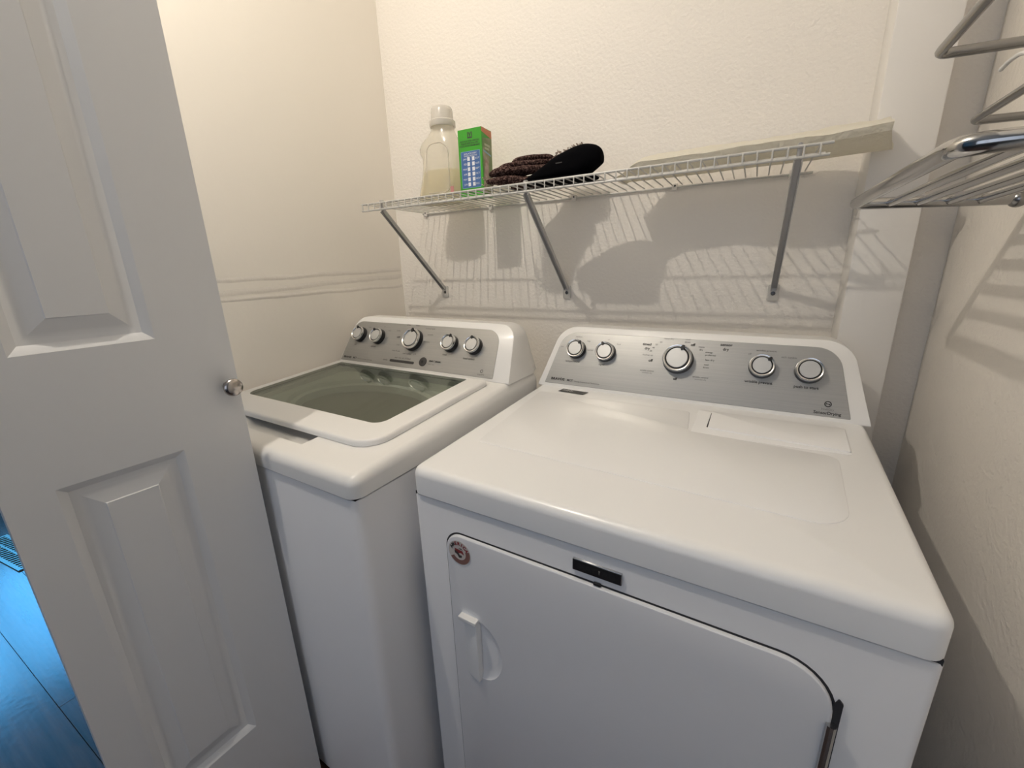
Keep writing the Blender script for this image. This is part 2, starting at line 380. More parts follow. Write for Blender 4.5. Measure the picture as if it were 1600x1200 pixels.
# ------------------------------------------------------------------ folding door (room-side face towards +X), local: s from closet edge towards the room
def make_door():
    W, H, T = 0.318, 2.03, 0.034
    a = 0.07; ox, oy = 0.280, -0.920
    e = Vector((-math.sin(a), -math.cos(a), 0)); nrm = Vector((math.cos(a), -math.sin(a), 0))
    def P(s, z, d): return Vector((ox, oy, 0))+e*s+nrm*d+Vector((0, 0, z))
    z0 = 0.012
    panels = [(0.107, 0.266, 0.313, 0.963), (0.107, 0.266, 1.158, 1.915)]
    bm = bmesh.new()
    def q(s0, s1, za, zb): bm.faces.new([bm.verts.new(P(*c, 0)) for c in ((s0, za), (s1, za), (s1, zb), (s0, zb))])
    s0, s1 = panels[0][0], panels[0][1]
    q(0, s0, z0, H); q(s1, W, z0, H); q(s0, s1, z0, panels[0][2]); q(s0, s1, panels[0][3], panels[1][2]); q(s0, s1, panels[1][3], H)
    def fq(*c): bm.faces.new([bm.verts.new(P(*k)) for k in c])
    fq((0, z0, -T), (W, z0, -T), (W, H, -T), (0, H, -T))
    fq((0, z0, 0), (0, H, 0), (0, H, -T), (0, z0, -T)); fq((W, z0, 0), (W, H, 0), (W, H, -T), (W, z0, -T))
    fq((0, H, 0), (W, H, 0), (W, H, -T), (0, H, -T)); fq((0, z0, 0), (W, z0, 0), (W, z0, -T), (0, z0, -T))
    bmesh.ops.remove_doubles(bm, verts=bm.verts[:], dist=1e-5)
    d = struct(obj('door_1', bm, 'door', smooth=0), 'grey-white raised panel folding closet door')
    for (s0, s1, za, zb) in panels:
        bm = bmesh.new()
        prof = [(0, 0.0), (0.004, -0.002), (0.012, -0.0085), (0.018, -0.010), (0.023, -0.010), (0.028, -0.008), (0.045, -0.0025), (0.0465, -0.0008)]
        rings = []
        for off, dep in prof:
            rings.append([bm.verts.new(P(*c, dep)) for c in ((s0+off, za+off), (s1-off, za+off), (s1-off, zb-off), (s0+off, zb-off))])
        for A, B in zip(rings, rings[1:]):
            for k in range(4): bm.faces.new((A[k], A[(k+1) % 4], B[(k+1) % 4], B[k]))
        bm.faces.new(rings[-1])
        obj('panel', bm, 'door', d, 25)
    # second leaf folded flat behind the first
    g = 0.012
    bm = bmesh.new()
    for c in (0,):
        v = [bm.verts.new(P(s, z, dd)) for dd in (-T-g, -2*T-g) for s, z in ((0.0, z0), (W-0.012, z0), (W-0.012, H), (0.0, H))]
        for f in ((0, 1, 2, 3), (7, 6, 5, 4), (0, 4, 5, 1), (1, 5, 6, 2), (2, 6, 7, 3), (3, 7, 4, 0)): bm.faces.new([v[i] for i in f])
    obj('folded_leaf', bm, 'door', d, 0)
    # small round knob
    M = face_matrix(P(0.0185, 1.0555, 0), e, (0, 0, 1)); 
    M = Matrix((tuple(e), (0, 0, 1), tuple(nrm))).transposed().to_4x4(); M.translation = P(0.019, 1.056, 0)
    kb = obj('knob', lathe([(0, 0), (0.0085, 0), (0.0075, 0.004), (0.0065, 0.010), (0.009, 0.0135), (0.0148, 0.017), (0.0162, 0.021), (0.0155, 0.0245), (0.011, 0.0275), (0, 0.0285)], 28, M=M), 'knob_metal', d, 50)
    kb['label'] = 'small round satin nickel knob'
    return d
make_door()

# ------------------------------------------------------------------ dryer
def console_map(y0, z0, y1, z1):
    V = Vector((0, y1-y0, z1-z0)).normalized(); Nn = Vector((0, -V.z, V.y))     # outward: front and up
    def fn(u, v, h): return Vector((u, y0, z0))+V*v+Nn*h
    return fn, V, Nn
def make_knob(parent, fn, V, Nn, u, v, r, ang, h=0.020):
    M = Matrix((Vector((1, 0, 0)), V, Nn)).transposed().to_4x4(); M.translation = fn(u, v, 0)
    k = obj('knob', lathe([(0, 0), (r*1.02, 0), (r*1.0, h*0.35), (r*0.93, h*0.85), (0, h*0.85)], 30, M=M), 'black', parent, 40)
    obj('knob_ring', lathe([(r*0.955, h*0.72), (r*0.965, h*0.9), (r*0.90, h*1.06), (r*0.82, h*1.04), (r*0.765, h*0.92), (r*0.755, h*0.80)], 30, M=M), 'chrome', k, 60)
    obj('knob_face', lathe([(0, h*1.0), (r*0.66, h*1.0), (r*0.69, h*0.96), (r*0.69, h*0.80)], 30, M=M), 'knob_face', k, 15)
    if ang is not None:
        d = Vector((math.sin(ang), math.cos(ang))); pd = Vector((d.y, -d.x))
        poly = [d*r*0.56, d*r*0.70+pd*r*0.13, d*r*0.93+pd*r*0.10, d*r*0.97, d*r*0.93-pd*r*0.10, d*r*0.70-pd*r*0.13]
        obj('pointer', prism(poly, lambda x, y, hh: M @ Vector((x, y, hh)), h*0.9, h*1.10), 'black', k, 0)
    return k
def make_console(parent, outer, inset, fn, V, Nn, yback, z0, tilt, depth_top):
    # body: front outline swept straight back (local y) to the back plane, front rim rounded
    n = len(outer); rings = []
    def ring(off, h, back=None):
        out = []
        for p in offset_poly(outer, off):
            q = fn(p[0], max(p[1], 0.0), h)
            if back is not None: q = Vector((q.x, back, q.z))
            out.append(q)
        return out
    rings = [ring(-0.004, 0.0), ring(-0.0012, -0.0012), ring(0, -0.004)]
    rb = [Vector((q.x, max(q.y+0.02, yback-0.02), q.z)) for q in ring(0, -0.004)]
    rings += [rb, [Vector((q.x, yback, q.z)) for q in ring(-0.012, -0.004)]]
    c = obj('console', loft(rings), 'plastic_white', parent, 35)
    pn = obj('control_panel', prism(inset, fn, -0.002, 0.0015, bev=0.0008, seg=1), 'steel', c, 30)
    pn['label'] = 'brushed grey metal control panel'
    return c

def make_dryer():
    W, D = 0.737, 0.69
    t = thing('dryer', 'white front-loading dryer with grey control panel beside the right wall', 'dryer', (0.5896, -0.8124, 0), -0.033)
    SE = 0.847
    def ztop(y): return 0.902+0.023*max(0, min(1, y/0.52))
    def up(u, v, h): return Vector((u, v, h))
    cab = obj('cabinet', prism(round_poly([(0.0015, 0.0015), (W-0.0015, 0.0015), (W-0.0015, D), (0.0015, D)], 0.010, 4), up, 0.015, SE-0.0005, bev=0.002), 'enamel_shaded', t)
    obj('plinth', bbox_mesh(0.03, W-0.03, 0.03, D-0.03, 0.0, 0.02), 'gap', t, 0)
    obj('seam', bbox_mesh(0.004, W-0.004, 0.004, D-0.006, SE-0.003, SE+0.004), 'gap', t, 0)
    # top: rounded slab, rising a little to the rear
    bm = prism(round_poly([(0, -0.002), (W, -0.002), (W, D), (0, D)], 0.022, 6), up, SE+0.0034, 0.902, bev=0.016, seg=5)
    bmesh.ops.bisect_plane(bm, geom=bm.verts[:]+bm.edges[:]+bm.faces[:], plane_co=(0, 0.52, 0), plane_no=(0, 1, 0))
    vmap(bm, lambda x, y, z: (x, y, z+(ztop(y)-0.902)*max(0, (z-SE)/(0.902-SE))))
    obj('top', bm, 'enamel', t)
    def topmap(u, v, h): return Vector((u, v, ztop(v)+h))
    # embossed field and lint door
    obj('embossed_field', prism(round_poly([(0.055, 0.140), (0.665, 0.122), (0.672, 0.350), (0.425, 0.362), (0.412, 0.470), (0.030, 0.470)], [0.012, 0.05, 0.02, 0.012, 0.01, 0.01]), topmap, -0.002, 0.0014, bev=0.0013, seg=2), 'enamel', t)
    lt = obj('lint_tray_rim', prism(round_poly([(0.431, 0.352), (0.694, 0.370), (0.696, 0.492), (0.429, 0.492)], 0.006), topmap, -0.002, 0.0012, bev=0.001), 'enamel', t)
    obj('lint_door', prism(round_poly([(0.459, 0.388), (0.692, 0.375), (0.694, 0.480), (0.457, 0.480)], 0.003), topmap, 0.0, 0.0040, bev=0.0012), 'enamel', lt)
    obj('lint_door_shade', prism(round_poly([(0.4560, 0.394), (0.4595, 0.394), (0.4595, 0.476), (0.4560, 0.476)], 0.001), topmap, 0.001, 0.0018), 'gap', lt, 0)  # dark strip painting the shade along the lint door's left edge
    # console
    fn, V, Nn = console_map(0.525, 0.9245, 0.605, 1.085)
    outer = round_poly([(-0.004, 0.0), (0.741, 0.0), (0.700, 0.176), (0.037, 0.179)], [0, 0, 0.062, 0.062], 9)
    inset = round_poly([(0.016, 0.009), (0.708, 0.009), (0.678, 0.158), (0.049, 0.160)], [0.002, 0.002, 0.050, 0.050], 9)
    make_console(t, outer, inset, fn, V, Nn, 0.682, 0.925, 0, 0)
    make_knob(t, fn, V, Nn, 0.094, 0.111, 0.0265, 0.62)
    make_knob(t, fn, V, Nn, 0.178, 0.109, 0.0265, -0.35)
    make_knob(t, fn, V, Nn, 0.362, 0.105, 0.0355, 0.38, 0.024)
    make_knob(t, fn, V, Nn, 0.541, 0.104, 0.0265, 0.75)
    make_knob(t, fn, V, Nn, 0.629, 0.103, 0.0270, None)
    def T(s, u, v, size, m='print', bold=0.0, sx=1.0, align='CENTER'):
        M = Matrix((Vector((1, 0, 0)), V, Nn)).transposed().to_4x4(); M.translation = fn(u, v, 0.0021)
        return text('lettering', s, size, m, t, M, align, sx, bold)
    T('BRAVOS', 0.034, 0.022, 0.0095, bold=0.0004, align='LEFT', sx=1.15)
    T('MCT', 0.082, 0.0215, 0.0085, bold=0.0002, align='LEFT')
    T('Maytag Commercial Technology', 0.104, 0.0205, 0.0055, 'print_soft', align='LEFT')
    T('temperature', 0.088, 0.076, 0.0075, sx=1.1); T('signal', 0.172, 0.075, 0.0075)
    T('medium', 0.094, 0.148, 0.006, 'print_soft'); T('high', 0.125, 0.137, 0.006, 'print_soft'); T('low', 0.049, 0.117, 0.006, 'print_soft')
    T('on', 0.180, 0.145, 0.006, 'print_soft'); T('loud', 0.209, 0.134, 0.006, 'print_soft'); T('normal', 0.133, 0.112, 0.006, 'print_soft')
    T('timed', 0.282, 0.139, 0.0095, bold=0.0002); T('dry', 0.284, 0.128, 0.0095, bold=0.0002)
    T('sensor', 0.464, 0.150, 0.0095, bold=0.0002); T('dry', 0.464, 0.139, 0.0095, bold=0.0002)
    T('heavy dry', 0.333, 0.157, 0.006, 'print_soft'); T('cool', 0.378, 0.158, 0.006, 'print_soft'); T('down', 0.378, 0.151, 0.006)
    T('60', 0.316, 0.147, 0.006, 'print_soft'); T('50', 0.305, 0.140, 0.006, 'print_soft'); T('40', 0.299, 0.131, 0.006); T('20', 0.294, 0.122, 0.006)
    T('freshen up', 0.288, 0.111, 0.006, 'print_soft'); T('off', 0.297, 0.097, 0.0095, bold=0.0003)
    T('off', 0.391, 0.145, 0.0095, bold=0.0003); T('more', 0.411, 0.141, 0.006); T('dry', 0.411, 0.134, 0.006)
    T('energy', 0.429, 0.129, 0.006); T('preferred', 0.433, 0.122, 0.006); T('less dry', 0.433, 0.110, 0.0065); T('cool', 0.427, 0.098, 0.006); T('down', 0.427, 0.091, 0.006)
    T('wrinkle control', 0.292, 0.070, 0.0055); T('automatic dry', 0.293, 0.0645, 0.0045, 'print_soft')
    T('wrinkle control', 0.418, 0.066, 0.0055); T('automatic dry', 0.419, 0.0605, 0.0045, 'print_soft'); T('off', 0.362, 0.056, 0.008, bold=0.0004)
    T('off', 0.514, 0.132, 0.006, 'print_soft'); T('wrinkle prevent', 0.546, 0.142, 0.0062); T('with tumble', 0.590, 0.130, 0.006, 'print_soft')
    T('wrinkle prevent', 0.538, 0.068, 0.0085, bold=0.0002); T('push to start', 0.627, 0.067, 0.0085, bold=0.0002)
    T('IntelliDry', 0.668, 0.0245, 0.0058, 'print_soft'); T('SensorDrying', 0.668, 0.0165, 0.0085, bold=0.0002)
    # little round leaf mark above it
    bm = bmesh.new(); M = Matrix((Vector((1, 0, 0)), V, Nn)).transposed().to_4x4(); M.translation = fn(0.668, 0.036, 0.0021)
    lathe([(0.0045, 0), (0.0065, 0)], 20, bm, M)
    box2 = [(-0.0045, -0.001), (-0.003, 0.0022), (0.0, 0.0005), (0.0045, 0.001), (0.003, -0.0022), (0.0, -0.0005)]
    bm.faces.new([bm.verts.new(M @ Vector((x, y, 0))) for x, y in box2])
    obj('round_mark', bm, 'print', t, 0)
    # black sticker on the top
    M = face_matrix((0.115, 0.497, ztop(0.497)+0.0008), (1, -0.06, 0.0), (0.06, 1, 0.04))
    st = obj('black_sticker', prism([(-0.038, -0.011), (0.034, -0.011), (0.040, 0.011), (-0.034, 0.011)], lambda u, v, h: M @ Vector((u, v, h)), 0, 0.0006), 'black', t, 0)
    text('lettering', '***', 0.024, 'print_light', st, M @ Matrix.Translation((-0.016, -0.005, 0.001)), bold=0.0006)
    text('lettering', 'EcoConserve', 0.0095, 'print_soft', st, M @ Matrix.Translation((0.014, 0, 0.001)), sx=0.7)
    # door
    def fm(u, v, h): return Vector((u, -h, v))
    dp = round_poly([(0.076, 0.10), (0.657, 0.10), (0.657, 0.791), (0.076, 0.791)], [0.03, 0.03, 0.062, 0.034], 10)
    gk = obj('door_gap', band(offset_poly(dp, 0.0035), offset_poly(dp, -0.004), fm, -0.0012), 'gap', t, 0)
    gk2 = gk
    door = obj('door', prism(dp, fm, -0.006, 0.0045, bev=0.004, seg=3), 'enamel_shaded', t)
    # scooped hand hold
    ell = []
    cut = bmesh.new(); lathe([(0, -1)]+[(math.sin(PI*k/14), -math.cos(PI*k/14)) for k in range(1, 14)]+[(0, 1)], 28, cut)
    vmap(cut, lambda x, y, z: (0.139+x*0.051, -0.0048+y*0.0100, 0.550+z*0.068))
    bmesh.ops.bisect_plane(cut, geom=cut.verts[:]+cut.edges[:]+cut.faces[:], plane_co=(0.1355, 0, 0), plane_no=(-1, 0, 0), clear_outer=True)
    bmesh.ops.holes_fill(cut, edges=[e for e in cut.edges if e.is_boundary])
    boolean(door, cut)
    # the shell behind the scoop so that the dish closes
    gp = round_poly([(0.102, 0.477), (0.1410, 0.477), (0.1410, 0.617), (0.102, 0.617)], [0.003, 0.004, 0.003, 0.003], 3)
    grip = prism(gp, lambda u, v, h: fm(u, v, h*(0.25+0.75*max(0, (u-0.102)/0.039)) if h > 0 else h), -0.001, 0.0135, bev=0.0018)
    gobj = obj('door_grip', grip, 'enamel', door)
    obj('grip_ledge', prism(round_poly([(0.101, 0.615), (0.1415, 0.615), (0.1415, 0.623), (0.101, 0.623)], 0.002, 3), fm, 0.0, 0.0165, bev=0.0012), 'plastic_white', door)
    # hinge at the right edge
    hg = obj('hinge', tube([(0.657, -0.006, 0.722), (0.657, -0.006, 0.52)], 0.0055, 10), 'chrome_dull', door)
    obj('hinge_gap', prism(round_poly([(0.6555, 0.50), (0.6645, 0.50), (0.6645, 0.752), (0.660, 0.757), (0.6555, 0.745)], 0.001, 2), fm, -0.001, 0.0016), 'gap', door, 0)
    # badge plate
    bp = obj('badge', prism(round_poly([(0.3255, 0.8065), (0.4015, 0.8065), (0.4015, 0.8265), (0.3255, 0.8265)], 0.0012, 2), fm, -0.003, 0.0022, bev=0.0008), 'chrome_dull', t)
    obj('badge_face', prism([(0.3265, 0.8075), (0.4000, 0.8075), (0.4000, 0.8250), (0.3265, 0.8250)], fm, 0.001, 0.0026), 'black', bp, 0)
    M = face_matrix((0.3635, -0.0029, 0.8162), (1, 0, 0), (0, 0, 1))
    text('lettering', 'MAYTAG', 0.0135, MTK('badge_print', (0.02, 0.02, 0.021)), bp, M, sx=1.05, bold=0.0004)
    obj('door_catch', rbox(0.359, 0.371, -0.0030, 0.001, 0.7915, 0.7965, 0.001, 1), 'black', t, 0)
    # round sticker
    M = face_matrix((0.1075, -0.0051, 0.7570), (1, 0, 0), (0, 0, 1))
    s = obj('round_sticker', lathe([(0, 0.0004), (0.0245, 0.0004), (0.0245, 0)], 36, M=M), 'sticker', door, 0)
    obj('sticker_ring', prism([(0.0145*math.cos(a), 0.0145*math.sin(a)) for a in [math.radians(20-k*12) for k in range(15)]]+[(0.0235*math.cos(a), 0.0235*math.sin(a)) for a in [math.radians(20-k*12) for k in range(14, -1, -1)]], lambda u, v, h: M @ Vector((u, v, h)), 0.0002, 0.0006), 'sticker_brown', s, 0)
    for i, chh in enumerate('AMERICA'):
        a = math.radians(152-i*20.5)
        Mt = M @ Matrix.Translation((math.cos(a)*0.0190, math.sin(a)*0.0190, 0.0009)) @ Matrix.Rotation(a-PI/2, 4, 'Z')
        text('lettering', chh, 0.0090, 'red_print' if i > 1 else 'print', s, Mt, bold=0.0005)
    for poly, m in (([(-0.010, 0.008), (0.008, 0.006), (0.011, -0.002), (0.004, 0.001), (-0.002, -0.001), (-0.009, 0.003)], 'red_print'),
                    ([(-0.0105, 0.004), (-0.003, 0.003), (0.001, -0.004), (0.006, -0.004), (0.005, -0.009), (-0.001, -0.010), (-0.005, -0.004), (-0.010, -0.002)], 'print'),
                    ([(-0.002, 0.009), (0.004, 0.011), (0.010, 0.008), (0.003, 0.0085)], 'print')):
        bm = bmesh.new(); bm.faces.new([bm.verts.new(M @ Vector((x, y, 0.0008))) for x, y in poly]); obj('sticker_mark', bm, m, s, 0)
    return t
def MTK(name, col):
    MT[name] = mat(name, col, 0.5); return name
make_dryer()

# ------------------------------------------------------------------ washer
def make_washer():
    W, D = 0.694, 0.68
    wy = -0.040
    t = thing('washer', 'white top-loading washer with smoked glass lid beside the left wall', 'washer', (-0.138, -0.889, 0), wy)
    SE = 0.871
    def zdeck(y): return 0.9145+0.036*max(-0.1, min(1.0, y/0.5))
    def up(u, v, h): return Vector((u, v, h))
    cab = obj('cabinet', prism(round_poly([(0.003, 0.003), (W-0.003, 0.003), (W-0.003, D), (0.003, D)], 0.020, 5), up, 0.02, SE-0.0005, bev=0.002), 'enamel_shaded', t)
    boolean(cab, bbox_mesh(0.02, W-0.02, 0.02, D-0.02, 0.25, 0.95))
    obj('plinth', bbox_mesh(0.03, W-0.03, 0.03, D-0.03, 0.0, 0.03), 'gap', t, 0)
    obj('seam', band([(0.006, 0.006), (W-0.006, 0.006), (W-0.006, D-0.008), (0.006, D-0.008)], [(0.02, 0.02), (W-0.02, 0.02), (W-0.02, D-0.02), (0.02, D-0.02)], lambda u, v, h: Vector((u, v, h)), SE), 'gap', t, 0)
    bm = prism(round_poly([(0, 0), (W, 0), (W, D), (0, D)], 0.023, 7), up, SE+0.0034, 0.9145, bev=0.018, seg=6)
    bmesh.ops.bisect_plane(bm, geom=bm.verts[:]+bm.edges[:]+bm.faces[:], plane_co=(0, 0.5, 0), plane_no=(0, 1, 0))
    vmap(bm, lambda x, y, z: (x, y, z+(zdeck(y)-0.9145)*max(0, (z-SE)/(0.9145-SE))))
    deck = obj('top_deck', bm, 'plastic_white', t)
    def dm(u, v, h): return Vector((u, v, zdeck(v)+h))
    boolean(deck, prism(round_poly([(0.075, 0.155), (0.600, 0.155), (0.600, 0.475), (0.075, 0.475)], 0.03), dm, -0.12, 0.05))
    # hand notch under the lid's front edge
    cut = loft([[Vector((0.185, 0.040, zdeck(0.04)+0.03)), Vector((0.485, 0.040, zdeck(0.04)+0.03)), Vector((0.485, 0.128, zdeck(0.1)+0.03)), Vector((0.185, 0.128, zdeck(0.1)+0.03))],
                [Vector((0.190, 0.050, zdeck(0.04))), Vector((0.480, 0.050, zdeck(0.04))), Vector((0.480, 0.128, zdeck(0.1))), Vector((0.190, 0.128, zdeck(0.1)))],
                [Vector((0.225, 0.064, zdeck(0.06)-0.016)), Vector((0.445, 0.064, zdeck(0.06)-0.016)), Vector((0.445, 0.128, zdeck(0.1)-0.020)), Vector((0.225, 0.128, zdeck(0.1)-0.020))]])
    boolean(deck, cut)
    # lid frame with a glass pane let in
    lp = round_poly([(0.028, 0.088), (0.640, 0.088), (0.640, 0.488), (0.028, 0.488)], [0.055, 0.055, 0.01, 0.01], 8)
    gp = round_poly([(0.058, 0.163), (0.583, 0.163), (0.583, 0.474), (0.058, 0.474)], [0.028, 0.028, 0.006, 0.006], 8)
    lid = obj('lid', prism(lp, dm, 0.001, 0.014, bev=0.006, seg=4), 'plastic_white', t)
    boolean(lid, prism(gp, dm, -0.02, 0.03))
    gl = obj('glass_pane', prism(offset_poly(gp, -0.0002), dm, 0.0075, 0.0132), 'glass', lid, 20)
    gl['label'] = 'smoked glass pane in the lid'
    obj('glass_border', band(offset_poly(gp, -0.0006), offset_poly(gp, -0.006), dm, 0.0072), 'gap', lid, 0)
    obj('gap_under_lid', band(offset_poly(lp, -0.0015), offset_poly(lp, -0.010), dm, 0.0006), 'gap', lid, 0)
    # tub seen through the glass
    cxu, cyu, N = 0.342, 0.312, 64; rings = []
    def rect_pt(a):
        c, q = math.cos(a), math.sin(a)
        k = min((0.598-cxu)/c if c > 1e-6 else ((0.077-cxu)/c if c < -1e-6 else 9), (0.473-cyu)/q if q > 1e-6 else ((0.157-cyu)/q if q < -1e-6 else 9))
        return (cxu+c*k, cyu+q*k)
    angs = [2*PI*k/N for k in range(N)]
    rings.append([dm(*rect_pt(a), -0.012) for a in angs])
    def ell(rx, ry, h): return [dm(cxu+rx*math.cos(a), cyu+ry*math.sin(a), h) for a in angs]
    rings += [ell(0.250, 0.150, -0.018), ell(0.243, 0.145, -0.028), ell(0.226, 0.134, -0.031), ell(0.220, 0.130, -0.060)]
    obj('tub_ring', loft(rings, cap=False), 'tub', t, 30)
    bs = [ell(0.226, 0.135, -0.050), ell(0.222, 0.132, -0.12), ell(0.216, 0.127, -0.40), ell(0.05, 0.03, -0.42)]
    obj('basin', loft(bs, cap=True), 'basin', t, 40)
    # console
    fn, V, Nn = console_map(0.512, 0.9515, 0.600, 1.094)
    outer = round_poly([(-0.003, 0.0), (0.690, 0.0), (0.664, 0.172), (0.016, 0.175)], [0, 0, 0.055, 0.055], 9)
    inset = round_poly([(0.002, 0.008), (0.637, 0.008), (0.622, 0.151), (0.018, 0.154)], [0.002, 0.002, 0.046, 0.040], 9)
    make_console(t, outer, inset, fn, V, Nn, 0.672, 0.952, 0, 0)
    for u, v, r, a in ((0.063, 0.103, 0.0265, -0.15), (0.153, 0.101, 0.0265, -0.5), (0.312, 0.099, 0.0355, 0.05), (0.462, 0.098, 0.0262, 0.30), (0.549, 0.097, 0.0262, -0.15)):
        make_knob(t, fn, V, Nn, u, v, r, a, 0.022)
    def T(s, u, v, size, m='print_soft', bold=0.0, sx=1.0, align='CENTER'):
        M = Matrix((Vector((1, 0, 0)), V, Nn)).transposed().to_4x4(); M.translation = fn(u, v, 0.0021)
        return text('lettering', s, size, m, t, M, align, sx, bold)
    T('BRAVOS', 0.014, 0.019, 0.0095, 'print', 0.0004, 1.1, 'LEFT'); T('MCT', 0.062, 0.019, 0.0085, 'print', 0.0002, 1, 'LEFT')
    T('Maytag Commercial Technology', 0.084, 0.018, 0.0055, align='LEFT')
    T('soil', 0.052, 0.066, 0.007); T('options', 0.140, 0.066, 0.008, 'print'); T('rinse', 0.450, 0.063, 0.0085, 'print'); T('load select', 0.541, 0.058, 0.0095, 'print')
    T('heavy', 0.095, 0.133, 0.0055); T('on', 0.165, 0.138, 0.006); T('extra', 0.193, 0.126, 0.006); T('off', 0.193, 0.100, 0.006)
    T('whites', 0.270, 0.150, 0.007, 'print'); T('heavy', 0.309, 0.150, 0.007, 'print'); T('normal wash', 0.365, 0.142, 0.0075); T('wrinkle', 0.372, 0.122, 0.0075); T('delicates', 0.366, 0.098, 0.0075)
    T('bulky', 0.234, 0.128, 0.0075); T('OFF', 0.242, 0.105, 0.008, 'print', 0.0003); T('rinse', 0.250, 0.080, 0.007); T('drain & spin', 0.250, 0.059, 0.0072, 'print'); T('clean washer', 0.300, 0.053, 0.0072, 'print'); T('soak', 0.332, 0.055, 0.0072)
    T('sensing', 0.215, 0.026, 0.007, 'print'); T('wash  rinse  spin  lid locked', 0.288, 0.037, 0.0062, 'print')
    obj('status_bar', prism(round_poly([(0.236, 0.0215), (0.340, 0.0215), (0.340, 0.0295), (0.236, 0.0295)], 0.003, 3), fn, 0.001, 0.0024), 'print', t, 0)
    M = Matrix((Vector((1, 0, 0)), V, Nn)).transposed().to_4x4(); M.translation = fn(0.375, 0.033, 0)
    sb = obj('start_button', lathe([(0.0145, 0), (0.0145, 0.003), (0.012, 0.004), (0, 0.004)], 24, M=M), 'print', t, 40)
    obj('button_dot', lathe([(0, 0.0044), (0.004, 0.0044), (0.004, 0.003)], 16, M=M), 'black', sb, 0)
    T('start / pause', 0.398, 0.0385, 0.009, 'print', 0.0003, 1, 'LEFT'); T('hold 3 sec', 0.398, 0.028, 0.0058, 'print_soft', 0, 1, 'LEFT')
    T('IntelliFill', 0.596, 0.016, 0.0065)
    bm = bmesh.new(); M = Matrix((Vector((1, 0, 0)), V, Nn)).transposed().to_4x4(); M.translation = fn(0.596, 0.026, 0.0021)
    lathe([(0.003, 0), (0.0052, 0)], 18, bm, M); obj('round_mark', bm, 'print_soft', t, 0)
    # paint chip on the cabinet corner
    bm = bmesh.new(); bm.faces.new([bm.verts.new(p) for p in ((W-0.0036, 0.030, 0.862), (W-0.0036, 0.034, 0.866), (W-0.0036, 0.042, 0.864), (W-0.0036, 0.044, 0.859), (W-0.0036, 0.037, 0.862))])
    obj('paint_chip', bm, 'black', t, 0)
    # small logo printed on the glass
    M = face_matrix((0.115, 0.452, zdeck(0.452)+0.0136), (1, 0, 0), (0, 1, 0.072))
    text('lettering', 'Maytag', 0.022, 'print_soft', gl, M, sx=1.3)
    return t
make_washer()

# ------------------------------------------------------------------ wire shelf
I = 0.0254; SZ = 1.4551; LIP = 0.0200; YB = -0.005; YF = -0.2995
def make_shelf():
    t = thing('wire_shelf', 'white ventilated wire shelf on the back wall above the machines', 'shelf', (0, 0, SZ))
    r1, r2 = 0.0028, 0.00165
    x0, x1 = -0.006, 1.2135
    obj('front_rod', tube([(x0, YF, -0.0005), (x1, YF, -0.0005)], r1, 8), 'wire', t)
    obj('lip_rod', tube([(x0, YF-0.001, -LIP), (x1-0.004, YF-0.001, -LIP)], r1, 8), 'wire', t)
    obj('inner_rod', tube([(x0, -0.225, -0.0045), (x1-0.004, -0.225, -0.0045)], r1, 8), 'wire', t)
    obj('rear_rod', tube([(x0, YB, -0.0045), (x1-0.003, YB, -0.0045)], r1, 8), 'wire', t)
    pts = [(0, YB-0.001, 0)]+[(0, YF+0.006, 0)]
    pts += [(0, YF+0.001-0.004*math.sin(a), -0.004+0.004*math.cos(a)) for a in (0.4, 0.8, 1.2, 1.57)]
    pts += [(0, YF-0.003, -LIP)]
    wv = obj('wire', tube(pts, r2, 6), 'wire', t)
    for k in range(1, 48): share(wv, t, (k*I, 0, 0))
    # pairs of clips on the wall
    for x in (0.010, 0.296, 0.600, 0.895, 1.168):
        c = obj('wall_clip', rbox(x-0.007, x+0.007, -0.012, 0.0, -0.014, 0.006, 0.003, 2), 'clip', t)
        obj('clip_screw', lathe([(0, 0.0), (0.0028, 0.0), (0.0024, 0.0015), (0, 0.002)], 10, M=Matrix.Translation((x+0.001, -0.0115, -0.002)) @ Matrix.Rotation(PI/2, 4, 'X')), 'screw', c)
    # braces
    def brace(x):
        A = Vector((x, YF+0.010, -LIP-0.002)); B = Vector((x, -0.006, 1.176-SZ))
        d = (B-A).normalized(); nn = Vector((1, 0, 0)).cross(d); bm = bmesh.new(); wd, th = 0.0075, 0.0075
        sect = [(-wd, -th/2), (wd, -th/2), (wd, th), (wd*0.72, th), (wd*0.72, -th/6), (-wd*0.72, -th/6), (-wd*0.72, th), (-wd, th)]
        b = obj('brace', loft([[P+Vector((1, 0, 0))*u-nn*v for u, v in sect] for P in (A, B)]), 'bracket', t, 25)
        hook = tube([A+Vector((0, 0, 0.002)), A+Vector((0, -0.004, 0.014)), A+Vector((0, -0.006, 0.026)), A+Vector((0, 0.004, 0.027))], 0.0045, 8)
        obj('hook', hook, 'bracket', b)
        f = obj('foot_plate', prism(round_poly([(x-0.0135, 1.143-SZ), (x+0.0135, 1.143-SZ), (x+0.0135, 1.187-SZ), (x-0.0135, 1.187-SZ)], 0.005, 4), lambda u, v, h: Vector((u, -h, v)), 0, 0.0055, bev=0.002), 'foot', b)
        obj('screw', lathe([(0, 0.0055), (0.0055, 0.0055), (0.0045, 0.0075), (0, 0.0085)], 14, M=Matrix.Translation((x, 0, 1.163-SZ)) @ Matrix.Rotation(PI/2, 4, 'X')), 'screw', b)
    for x in (0.073, 0.577, 1.162): brace(x)
    return t
make_shelf()
DECK = SZ+0.0018

